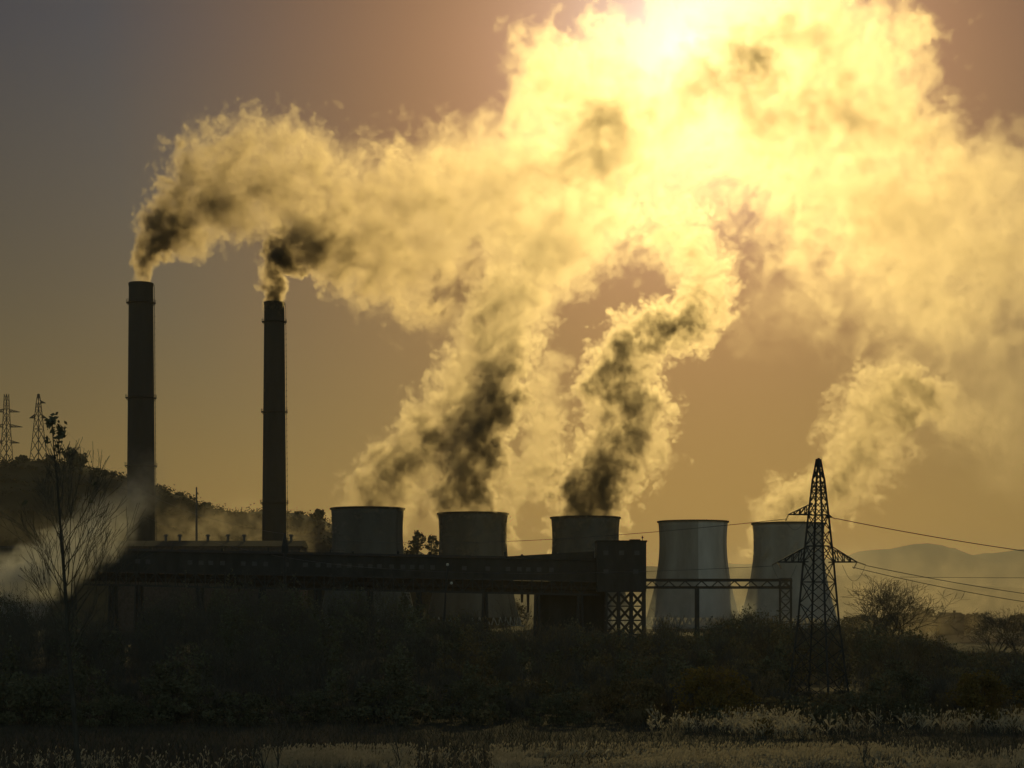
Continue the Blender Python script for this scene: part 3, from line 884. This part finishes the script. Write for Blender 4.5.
for (px_, row, n_, sd_) in ((52,421,26,3.0),(51,425,16,3.0),(61,429,26,3.2),(62,436,18,2.6),(57,433,14,3),(48,440,5,1.6),(60,451,10,3),(55,447,8,2.4),(70,453,6,2.4),(95,483,4,1.0),(91,501,4,1.2),(23,503,3,1.0)):
    for _ in range(n_):
        C.append(loc(px_ + rg.normal() * sd_ * .7, row + rg.normal() * sd_, rg.normal() * .2))
v, f = leaf_quads(np.array([tuple(c_) for c_ in C]), .16, rg, 1.7); mesh_np('leaves', v, f, M['leafdark'], root)
b = MB()
for (a0, a1) in (((54,450),(52,419)), ((56,470),(61,427)), ((57,475),(62,440)), ((54,452),(49,438))):
    b.tube(loc(*a0), loc(*a1), .02, .012, 5, cap=False)
b.build('top_twigs', M['twig'], root)

bare_tree('bare_tree', gl(884, 480), hgt(573, 480), 'large spreading bare tree right of the near pylon', 41, stems=5, depth=4, spread=.75, rad=.26, up=.13, kids=3, first=.34, rmin=.024, wide=1.5)
bare_tree('bare_tree', gl(996, 470), hgt(604, 470), 'bare tree with a thin dome of twigs near the right edge', 42, stems=4, depth=4, spread=.75, rad=.16, up=.13, kids=3, rmin=.022, wide=1.4)
bare_tree('bare_tree', gl(1022, 475), hgt(606, 475), 'bare tree cut off by the right edge of the picture', 43, stems=4, depth=4, spread=.75, rad=.16, up=.13, kids=3, rmin=.022, wide=1.4)
bare_tree('bare_shrub', gl(745, 470), hgt(606, 470), 'bare twiggy shrub in front of the rightmost cooling tower base', 44, stems=5, depth=3, spread=.5, rad=.12, cat='shrub', rmin=.022)
bare_tree('bare_shrub', gl(668, 470), hgt(608, 470), 'bare twiggy shrub in front of the idle tower, right of the lattice frame', 45, stems=5, depth=3, spread=.5, rad=.12, cat='shrub', rmin=.022)
bare_tree('bare_shrub', gl(716, 475), hgt(614, 475), 'low bare shrub in front of the paler half of the idle tower', 46, stems=4, depth=3, spread=.55, rad=.11, cat='shrub', rmin=.022)
bare_tree('bare_shrub', gl(18, 300), hgt(577, 300), 'bare twiggy shrub at the left edge below the white steam', 47, stems=6, depth=3, spread=.45, rad=.10, cat='shrub', rmin=.016)
bare_tree('bare_shrub', gl(44, 320), hgt(582, 320), 'bare twiggy shrub just left of the tall young tree', 48, stems=5, depth=3, spread=.45, rad=.10, cat='shrub', rmin=.016)
bare_tree('bare_shrub', gl(105, 330), hgt(588, 330), 'bare twiggy shrub just right of the tall young tree', 49, stems=5, depth=3, spread=.45, rad=.10, cat='shrub', rmin=.016)
bare_tree('bare_shrub', gl(514, 440), hgt(596, 440), 'tall thin shrub in front of the pale gap under the gallery', 50, stems=4, depth=3, spread=.3, rad=.09, cat='shrub', rmin=.016)
bare_tree('bare_shrub', gl(470, 430), hgt(610, 430), 'rounded shrub at the left of the pale gap under the gallery', 51, stems=6, depth=3, spread=.5, rad=.09, cat='shrub', rmin=.016, leaves=700, leafsize=.28, leafmat='leafolive')
for px_, row, D, sd_, lab in ((266, 728, 150, 61, 'leftmost thin dark stem in front of the small reed patch'), (277, 700, 150, 62, 'forked thin dark stem at the left of the small reed patch'), (402, 715, 152, 63, 'thin dark stem at the right end of the small reed patch'), (868, 742, 155, 64, 'dark bare stem at the right end of the large reed bed')):
    bare_tree('sapling', gl(px_, D), hgt(row, D), lab, sd_, stems=1, depth=2, spread=.4, rad=.09, cat='young tree', rmin=.012, up=.3)

leafy_bush('bush', gl(985, 224), 9, hgt(674, 224), 'yellowing bush at the right edge above the sunlit reeds', 71, M['leafyellow'], n=5000, leaf=.22)
leafy_bush('bush', gl(714, 228), 9, hgt(668, 228), 'yellow brown bush at the front of the scrub left of the near pylon', 72, M['leafyellow'], n=5000, leaf=.22)
leafy_bush('bush', gl(902, 226), 6, hgt(672, 226), 'dark round bush at the front of the scrub right of the near pylon', 73, M['leafdark'], n=3500, leaf=.22)
leafy_bush('bush', gl(826, 216), 5, hgt(704, 216), 'low dark round bush in front of the near pylon foot', 74, M['leafdark'], n=3000, leaf=.18)
leafy_bush('bush', gl(632, 230), 9, hgt(680, 230), 'brownish bush at the front of the scrub below the lattice frame', 75, M['leafolive'], n=5000, leaf=.22)
leafy_bush('bush', gl(763, 205), 2.6, hgt(718, 205), 'small bush with sunlit yellow leaves at the edge of the reeds', 76, M['leafyellow'], n=900, leaf=.14)
proto = leafy_bush('bush', gl(470, 228), 9, hgt(684, 228), 'nearly black bush along the front edge of the left scrub', 77, M['leafdark'], n=4500, leaf=.22, group='dark bushes along the front of the scrub')
for px_, D, w2 in ((560,224,.8),(395,226,1.1),(318,230,.9),(240,224,1.0),(170,228,1.2),(112,222,.8),(40,226,1.2),(-15,228,1.0)):
    copy_tree(proto, gl(px_, D), px_ * .7, (w2 * 1.15, w2, w2 * random.uniform(.75, 1.1)))

# scrub covering the hill
hm = bpy.data.objects['hill'].data
co_ = np.empty(len(hm.vertices) * 3, np.float32); hm.vertices.foreach_get('co', co_); co_ = co_.reshape(-1, 3)
rg = np.random.default_rng(61)
sel = co_[(co_[:, 1] > 1230) & (co_[:, 1] < 1440) & (co_[:, 2] > 3)]
k = rg.integers(0, len(sel), 5200)
cc = sel[k] + np.stack([rg.uniform(-5, 5, len(k)), rg.uniform(-8, 8, len(k)), rg.uniform(-.8, 1.3, len(k))], 1)
sz = rg.gamma(2.0, .75, len(k)).clip(.5, 4.5)
k = np.repeat(np.arange(len(cc)), 16)
c = cc[k] + rg.normal(size=(len(k), 3)) * sz[k][:, None] * np.array([.8, .8, .55])
v, f = leaf_quads(c, .95, rg, 1.4)
o = mesh_np('undergrowth', v, f, M['hillscrub']); tag(o, 'dark low scrub covering the left hill', 'scrub', kind='stuff')

# trees along the hill crest
HD = 1398.0
def crest(px_, row): return (P(px_, HY, HD).x, HD, P(px_, interp(HILL, px_) + 2.5, HD).z)
def crown_tree(px_, row, wpx, label, seed, n=1500, group=None):
    c = crest(px_, row); h = P(0, row, HD).z - c[2]
    return leafy_bush('tree', c, wpx * HD / F, h, label, seed, M['leafdark'], n=n, leaf=.95, group=group, cat='tree', trunk=h * .1)
crown_tree(72, 449, 30, 'large round tree on the hill crest right of the pointed pylon', 81, 2600)
crown_tree(22, 456, 16, 'tree on the hill crest between the two hill pylons', 82)
crown_tree(50, 455, 12, 'small tree on the hill crest just right of the pointed pylon', 83, 900)
crown_tree(179, 493, 16, 'dome shaped tree on the hill right of the taller chimney', 84)
crown_tree(163, 491, 12, 'tree on the hill at the right side of the taller chimney', 85)
proto = crown_tree(206, 503, 14, 'small dark tree on the falling crest of the hill', 86, 1000, 'trees along the falling hill crest')
for px_, row, w2 in ((96,465,.8),(105,469,.7),(113,472,.8),(122,475,.7),(220,508,.8),(238,510,1.0),(252,509,.9),(296,512,.8),(307,514,.8),(335,521,1.0),(345,527,.8)):
    c = crest(px_, row)
    copy_tree(proto, c, px_ * 1.7, (w2 * random.uniform(.7, 1.1), w2, w2 * random.uniform(.6, 1.0)))
crown_tree(319, 510, 12, 'taller tree standing out on the hill between second chimney and leftmost tower', 88)
crown_tree(417, 531, 16, 'tree in the gap between the two leftmost cooling towers, left one', 89, 1200)
crown_tree(432, 535, 14, 'tree in the gap between the two leftmost cooling towers, right one', 90, 1200)

# trees in the valley at the right, seen through the haze
proto = leafy_bush('tree', gl(925, 900), 14, hgt(612, 900), 'hazy tree in the valley beyond the right scrub', 91, M['leafolive'], n=1500, leaf=.7, group='hazy valley trees', cat='tree', trunk=1)
for px_, D, s_ in ((908,880,1.1),(938,960,.8),(968,930,.9),(978,1000,1.0),(1015,960,1.1),(1030,900,1.2),(850,1000,.9),(866,980,1.0),(896,1050,1.2),(918,1100,1.2)):
    copy_tree(proto, gl(px_, D), px_ * .9, (s_ * 1.3, s_, s_ * random.uniform(.7, 1.0)))
# ------------------------------------------------------------------ air
b = MB(); b.box(-19500, 19500, -300, 19500, -3.0, 530.0)
hz = bpy.data.materials.new('hazy_air'); hz.use_nodes = True
t = hz.node_tree; t.nodes.clear()
pv = t.nodes.new('ShaderNodeVolumePrincipled'); pv.inputs['Color'].default_value = (.95, .88, .74, 1)
pv.inputs['Density'].default_value = 6e-5; pv.inputs['Anisotropy'].default_value = 0.45
ou = t.nodes.new('ShaderNodeOutputMaterial'); t.links.new(pv.outputs[0], ou.inputs['Volume'])
hz.cycles.homogeneous_volume = True
tag(b.build('haze', hz), 'pale warm haze filling the valley air', 'haze', kind='stuff')
# ------------------------------------------------------------------ smoke and steam
def smoke_material(name, color, aniso, dens):
    m = bpy.data.materials.new(name); m.use_nodes = True
    t = m.node_tree; t.nodes.clear()
    pv = t.nodes.new('ShaderNodeVolumePrincipled')
    pv.inputs['Color'].default_value = (*color, 1)
    pv.inputs['Anisotropy'].default_value = aniso
    pv.inputs['Density'].default_value = dens
    o = t.nodes.new('ShaderNodeOutputMaterial')
    t.links.new(pv.outputs[0], o.inputs['Volume'])
    return m

def catmull(pts, n):
    out = []
    k = len(pts) - 1
    for i in range(n):
        u = i / (n - 1) * k
        j = min(int(u), k - 1); f = u - j
        p0, p1, p2, p3 = pts[max(j-1, 0)], pts[j], pts[j+1], pts[min(j+2, k)]
        out.append([0.5*((2*b)+(c-a)*f+(2*a-5*b+4*c-d)*f*f+(3*b-a-3*c+d)*f**3) for a, b, c, d in zip(p0, p1, p2, p3)])
    return out

def plume(name, label, cat, axis, mat, big=60, amp=1.02, warp=0.5, voxel=1.2, edge=0.06, seed=0, kind=None, group=None, grow=1.07, thin=1.0, lump_size=.5, low=-.75, floor=.2, holes=()):
    """A cloud of smoke: density falls off from a bent axis, broken up by billowing noise.
    axis: (column, row, depth, radius in pixels, density)"""
    P_ = []
    for x, y, D, r, d in axis:
        p = P(x, y, D)
        P_.append((p.x, p.y, p.z, r * grow * D / F, d))
    NP = 24
    res = catmull(P_, NP)
    for q in res: q[3] = max(q[3], 1.0); q[4] = max(q[4], 0.0)
    v = bpy.data.volumes.new(name)
    o = bpy.data.objects.new(name, v)
    base = Vector(P_[0][:3])
    o.location = base
    sc.collection.objects.link(o)
    tag(o, label, cat, group, kind)
    ng = bpy.data.node_groups.new(name, 'GeometryNodeTree')
    ng.interface.new_socket('Geometry', in_out='INPUT', socket_type='NodeSocketGeometry')
    ng.interface.new_socket('Geometry', in_out='OUTPUT', socket_type='NodeSocketGeometry')
    N, L = ng.nodes, ng.links
    def math_(op, a, b=None, c=None, clamp=False):
        m = N.new('ShaderNodeMath'); m.operation = op; m.use_clamp = clamp
        for i, s in enumerate((a, b, c)):
            if s is None: continue
            if isinstance(s, (int, float)): m.inputs[i].default_value = s
            else: L.new(s, m.inputs[i])
        return m.outputs[0]
    def vmath(op, a, b=None, scale=None):
        m = N.new('ShaderNodeVectorMath'); m.operation = op
        for i, s in enumerate((a, b)):
            if s is None: continue
            if isinstance(s, tuple): m.inputs[i].default_value = s
            else: L.new(s, m.inputs[i])
        if scale is not None: m.inputs['Scale'].default_value = scale
        return m.outputs['Value'] if op in ('LENGTH', 'DISTANCE') else m.outputs[0]
    cols = []
    for k in range(5):
        vals = [q[k] - (base[k] if k < 3 else 0) for q in res]
        lo, hi = min(vals), max(vals)
        cols.append((vals, lo, max(hi - lo, 1e-3)))
    def curve(t, k):
        vals, lo, sp = cols[k]
        fc = N.new('ShaderNodeFloatCurve')
        cm = fc.mapping; c = cm.curves[0]
        while len(c.points) > 2: c.points.remove(c.points[1])
        c.points[0].location = (0, (vals[0]-lo)/sp); c.points[1].location = (1, (vals[-1]-lo)/sp)
        for i in range(1, NP-1): c.points.new(i/(NP-1), (vals[i]-lo)/sp)
        cm.update()
        L.new(t, fc.inputs['Value'])
        return math_('MULTIPLY_ADD', fc.outputs[0], sp, lo)
    def axis_pos(t):
        cb = N.new('ShaderNodeCombineXYZ')
        for k in range(3): L.new(curve(t, k), cb.inputs[k])
        return cb.outputs[0]
    NA = 160
    idx = N.new('GeometryNodeInputIndex').outputs[0]
    ptn = N.new('GeometryNodePoints'); ptn.inputs['Count'].default_value = NA
    L.new(axis_pos(math_('DIVIDE', idx, NA - 1.0)), ptn.inputs['Position'])
    pos = N.new('GeometryNodeInputPosition').outputs[0]
    def noise(vec, size, detail, col=False, off=0.0, rough=0.5):
        n = N.new('ShaderNodeTexNoise'); n.noise_dimensions = '3D'
        n.inputs['Scale'].default_value = 1.0 / size
        n.inputs['Detail'].default_value = detail
        n.inputs['Roughness'].default_value = rough
        L.new(vmath('ADD', vec, (off * 1731.0, off * 977.0 + 13, off * 577.0)), n.inputs['Vector'])
        return n.outputs['Color'] if col else n.outputs[0]
    # large swirls bend the whole plume, smaller ones its surface
    w1 = vmath('SCALE', vmath('SUBTRACT', noise(pos, big, 2, True, seed + .3), (.5, .5, .5)), scale=big * warp)
    w2 = vmath('SCALE', vmath('SUBTRACT', noise(pos, big * .28, 2, True, seed + .7), (.5, .5, .5)), scale=big * .28 * warp)
    pw = vmath('ADD', pos, vmath('ADD', w1, w2))
    sn = N.new('GeometryNodeSampleNearest'); sn.domain = 'POINT'
    L.new(ptn.outputs[0], sn.inputs['Geometry']); L.new(pw, sn.inputs['Sample Position'])
    t = math_('DIVIDE', sn.outputs[0], NA - 1.0)
    d = vmath('DISTANCE', pw, axis_pos(t))
    r = curve(t, 3)
    body = math_('SUBTRACT', 1.0, math_('DIVIDE', d, r))
    # billows: folded noise gives round lumps with sharp creases
    def fold(size, off):
        a = math_('ABSOLUTE', math_('MULTIPLY_ADD', noise(pw, size, 0, False, seed + off), 2.0, -1.0))
        return a
    b = math_('MULTIPLY', fold(big * .8, .11), 0.9)
    b = math_('MULTIPLY_ADD', fold(big * .36, .23), 0.8, b)
    b = math_('MULTIPLY_ADD', fold(big * .17, .37), 0.58, b)
    b = math_('MULTIPLY_ADD', fold(big * .085, .53), 0.4, b)
    b = math_('SUBTRACT', b, 0.66)
    f = math_('MULTIPLY_ADD', b, amp, body)
    shape = N.new('ShaderNodeMapRange'); shape.interpolation_type = 'SMOOTHSTEP'
    shape.inputs['From Min'].default_value = 0.0; shape.inputs['From Max'].default_value = edge
    L.new(f, shape.inputs['Value'])
    core = math_('MULTIPLY_ADD', math_('POWER', math_('MAXIMUM', f, 0.0), 1.0), 1.0 * thin, 1.0 - 0.3 * thin)   # denser inside
    lump = math_('MULTIPLY_ADD', noise(pw, big * lump_size, 6, False, seed + .91, .66), 4.6 - (low + .75) * 1.6, low - 1.0)
    lump = math_('ADD', lump, math_('MULTIPLY_ADD', noise(pw, big * lump_size * .32, 3, False, seed + .17, .6), 3.0, -1.5))
    dens = math_('MULTIPLY', math_('MULTIPLY', shape.outputs[0], core), math_('MAXIMUM', lump, floor))
    dens = math_('MULTIPLY', dens, curve(t, 4))
    for hx, hy, hD, hr, hmin in holes:      # thin places
        hp = P(hx, hy, hD) - base
        mr = N.new('ShaderNodeMapRange'); mr.interpolation_type = 'SMOOTHSTEP'
        mr.inputs['From Min'].default_value = hr * .35 * hD / F; mr.inputs['From Max'].default_value = hr * hD / F
        mr.inputs['To Min'].default_value = hmin
        L.new(vmath('DISTANCE', pw, tuple(hp)), mr.inputs['Value'])
        dens = math_('MULTIPLY', dens, mr.outputs[0])
    vc = N.new('GeometryNodeVolumeCube')
    L.new(math_('MAXIMUM', dens, 0.0), vc.inputs['Density'])
    mg = 1.0 + amp * .45
    lo = [min(q[k] - q[3] * mg for q in res) - base[k] - big * warp * .25 for k in range(3)]
    hi = [max(q[k] + q[3] * mg for q in res) - base[k] + big * warp * .25 for k in range(3)]
    lo[2] = max(lo[2], -base.z)
    for k in range(3):
        if hi[k] - lo[k] < 1: hi[k] = lo[k] + 1
    vc.inputs['Min'].default_value = lo; vc.inputs['Max'].default_value = hi
    for k, ax in enumerate('XYZ'):
        vc.inputs['Resolution ' + ax].default_value = max(4, int((hi[k] - lo[k]) / voxel))
    sm = N.new('GeometryNodeSetMaterial'); sm.inputs['Material'].default_value = mat
    go = N.new('NodeGroupOutput')
    L.new(vc.outputs[0], sm.inputs[0]); L.new(sm.outputs[0], go.inputs[0])
    md = o.modifiers.new('smoke', 'NODES'); md.node_group = ng
    v.materials.append(mat)
    v.render.step_size = 0.0
    return o

G = 0.85
SMOKE = smoke_material('chimney_smoke', (.93, .81, .63), G, 1.0)
GROUND = smoke_material('ground_steam', (.985, .98, .96), .5, 1.0)
STEAM = smoke_material('tower_steam', (.96, .86, .70), G, 1.0)

plume('smoke_plume', 'billowing smoke streaming right from the top of the taller left chimney', 'smoke plume',
      [(141,287,950,9,.5),(145,268,952,12,.55),(160,243,954,23,.34),(182,220,957,36,.19),(208,198,961,47,.10),(245,182,968,56,.065),(290,186,978,56,.055),(335,202,988,50,.05),(385,205,996,56,.04),(430,205,1004,60,.03),(480,200,1012,62,.016)],
      SMOKE, big=25, voxel=.7, seed=1, lump_size=.5)
plume('smoke_plume', 'smaller dark smoke billow curling right from the top of the second chimney', 'smoke plume',
      [(274,306,1010,9,.5),(271,286,1010,13,.55),(280,264,1012,19,.55),(303,245,1016,27,.32),(338,250,1020,38,.10),(385,266,1024,44,.06),(430,284,1030,44,.035),(480,290,1036,40,.018)],
      SMOKE, big=22, voxel=.7, seed=2, lump_size=.5)
plume('steam_plume', 'steam rising from the leftmost cooling tower and leaning right', 'steam plume',
      [(367,514,1178,31,.10),(378,494,1178,33,.12),(404,468,1180,34,.12),(430,440,1182,33,.12),(455,405,1184,31,.10),(474,365,1186,30,.09),(490,325,1188,30,.07),(512,285,1190,36,.04),(550,245,1190,44,.02)],
      STEAM, big=24, voxel=.8, seed=3)
plume('steam_plume', 'steam with a dark core rising from the second cooling tower from the left', 'steam plume',
      [(473,519,1228,33,.17),(468,490,1228,34,.17),(472,455,1228,34,.20),(486,420,1228,30,.22),(500,385,1228,27,.20),(508,345,1228,30,.09),(520,305,1228,34,.045),(545,265,1228,40,.03),(590,225,1228,48,.02)],
      STEAM, big=24, voxel=.78, seed=4)
plume('steam_wisp', 'pale thin steam curling between the dark steam core and the twisting steam column', 'steam wisp',
      [(508,503,1232,12,.05),(520,484,1232,24,.08),(540,462,1232,27,.07),(546,430,1232,22,.06),(540,395,1234,20,.05),(548,365,1236,18,.04)],
      STEAM, big=24, voxel=.95, seed=9, low=-1.1)
plume('steam_plume', 'twisting steam column rising from the middle cooling tower beside the loading house', 'steam plume',
      [(586,523,1246,32,.22),(594,492,1246,33,.24),(614,458,1246,37,.14),(630,420,1246,39,.13),(618,380,1246,34,.16),(632,348,1246,31,.14),(668,330,1246,28,.17),(700,312,1246,29,.10),(706,275,1246,30,.06),(680,235,1246,38,.025)],
      STEAM, big=23, voxel=.78, seed=5)
plume('steam_plume', 'steam leaning right from the rightmost cooling tower behind the near pylon', 'steam plume',
      [(788,528,1195,34,.20),(788,508,1195,27,.11),(818,496,1195,26,.11),(846,474,1195,33,.08),(868,440,1195,39,.06),(885,405,1195,40,.06),(922,398,1198,26,.13),(948,410,1200,20,.04),(980,430,1202,30,.010)],
      STEAM, big=25, voxel=.8, seed=6)
plume('steam_cloud', 'huge sunlit cloud of merged smoke and steam filling the upper right sky', 'cloud',
      [(430,210,1060,56,.010),(490,200,1080,72,.017),(556,178,1095,84,.030),(612,112,1105,82,.036),(664,126,1110,97,.024),(730,95,1120,112,.022),(800,95,1130,114,.026),(870,178,1140,106,.023),(940,228,1150,104,.018),(1010,235,1150,108,.013),(1090,250,1160,112,.012)],
      STEAM, big=60, voxel=1.35, amp=.95, seed=7, kind='stuff', edge=.10, holes=[(693,160,1115,85,.12),(698,182,1080,70,.15),(640,70,1110,60,.3)])
plume('steam_cloud', 'thin hazy steam trailing below the huge cloud at the right', 'cloud',
      [(740,330,1300,34,.003),(800,300,1300,60,.005),(880,310,1300,70,.005),(960,370,1300,80,.004),(1040,420,1300,90,.004)],
      STEAM, big=60, voxel=2.2, amp=.9, edge=.6, seed=8, kind='stuff')
# low steam and mist near the ground
plume('ground_steam', 'pale steam drifting up to the right in front of the left end of the gallery', 'steam',
      [(-70,640,560,40,.10),(-10,603,560,42,.22),(38,572,560,38,.20),(80,542,560,36,.10),(122,512,560,34,.05),(148,475,560,30,.016)],
      GROUND, big=14, voxel=.6, amp=.6, edge=.55, seed=12, floor=.5, kind='stuff')
plume('mist', 'thin grey mist round the feet of the two right cooling towers', 'mist',
      [(560,640,1120,40,.006),(650,625,1120,42,.02),(720,612,1120,44,.026),(780,615,1120,42,.022),(850,625,1120,34,.010),(950,632,1120,30,.003)],
      GROUND, big=30, voxel=1.6, amp=.4, edge=.9, seed=13, kind='stuff')
plume('mist', 'orange lit smoke drifting along the foot of the left hill', 'mist',
      [(-40,530,1120,24,.004),(30,530,1120,26,.006),(90,535,1120,26,.006),(170,532,1120,30,.014),(235,530,1120,32,.016),(300,540,1120,30,.010),(345,545,1120,22,.004)],
      STEAM, big=22, voxel=1.3, amp=.9, edge=.7, seed=14, kind='stuff')
plume('mist', 'pale mist lying in the valley beyond the right scrub', 'mist',
      [(640,598,2100,60,.002),(760,594,2100,64,.004),(880,596,2100,62,.0055),(1000,598,2100,60,.0055),(1120,596,2100,64,.0030)],
      STEAM, big=60, voxel=3.0, amp=.4, edge=.9, seed=15, kind='stuff')
plume('mist', 'thin haze among the valley trees and houses at the right edge', 'mist',
      [(835,640,720,26,.003),(900,630,720,36,.010),(980,628,720,38,.012),(1060,628,720,38,.012)],
      STEAM, big=24, voxel=1.2, amp=.4, edge=.9, seed=16, kind='stuff')
plume('smoke_puff', 'round dark puff of smoke in front of the brightest part of the cloud', 'smoke puff',
      [(736,82,1060,34,.02),(748,66,1060,46,.05),(766,48,1060,48,.05),(782,38,1060,34,.02)],
      STEAM, big=22, voxel=.9, seed=17, edge=.8, amp=.4)
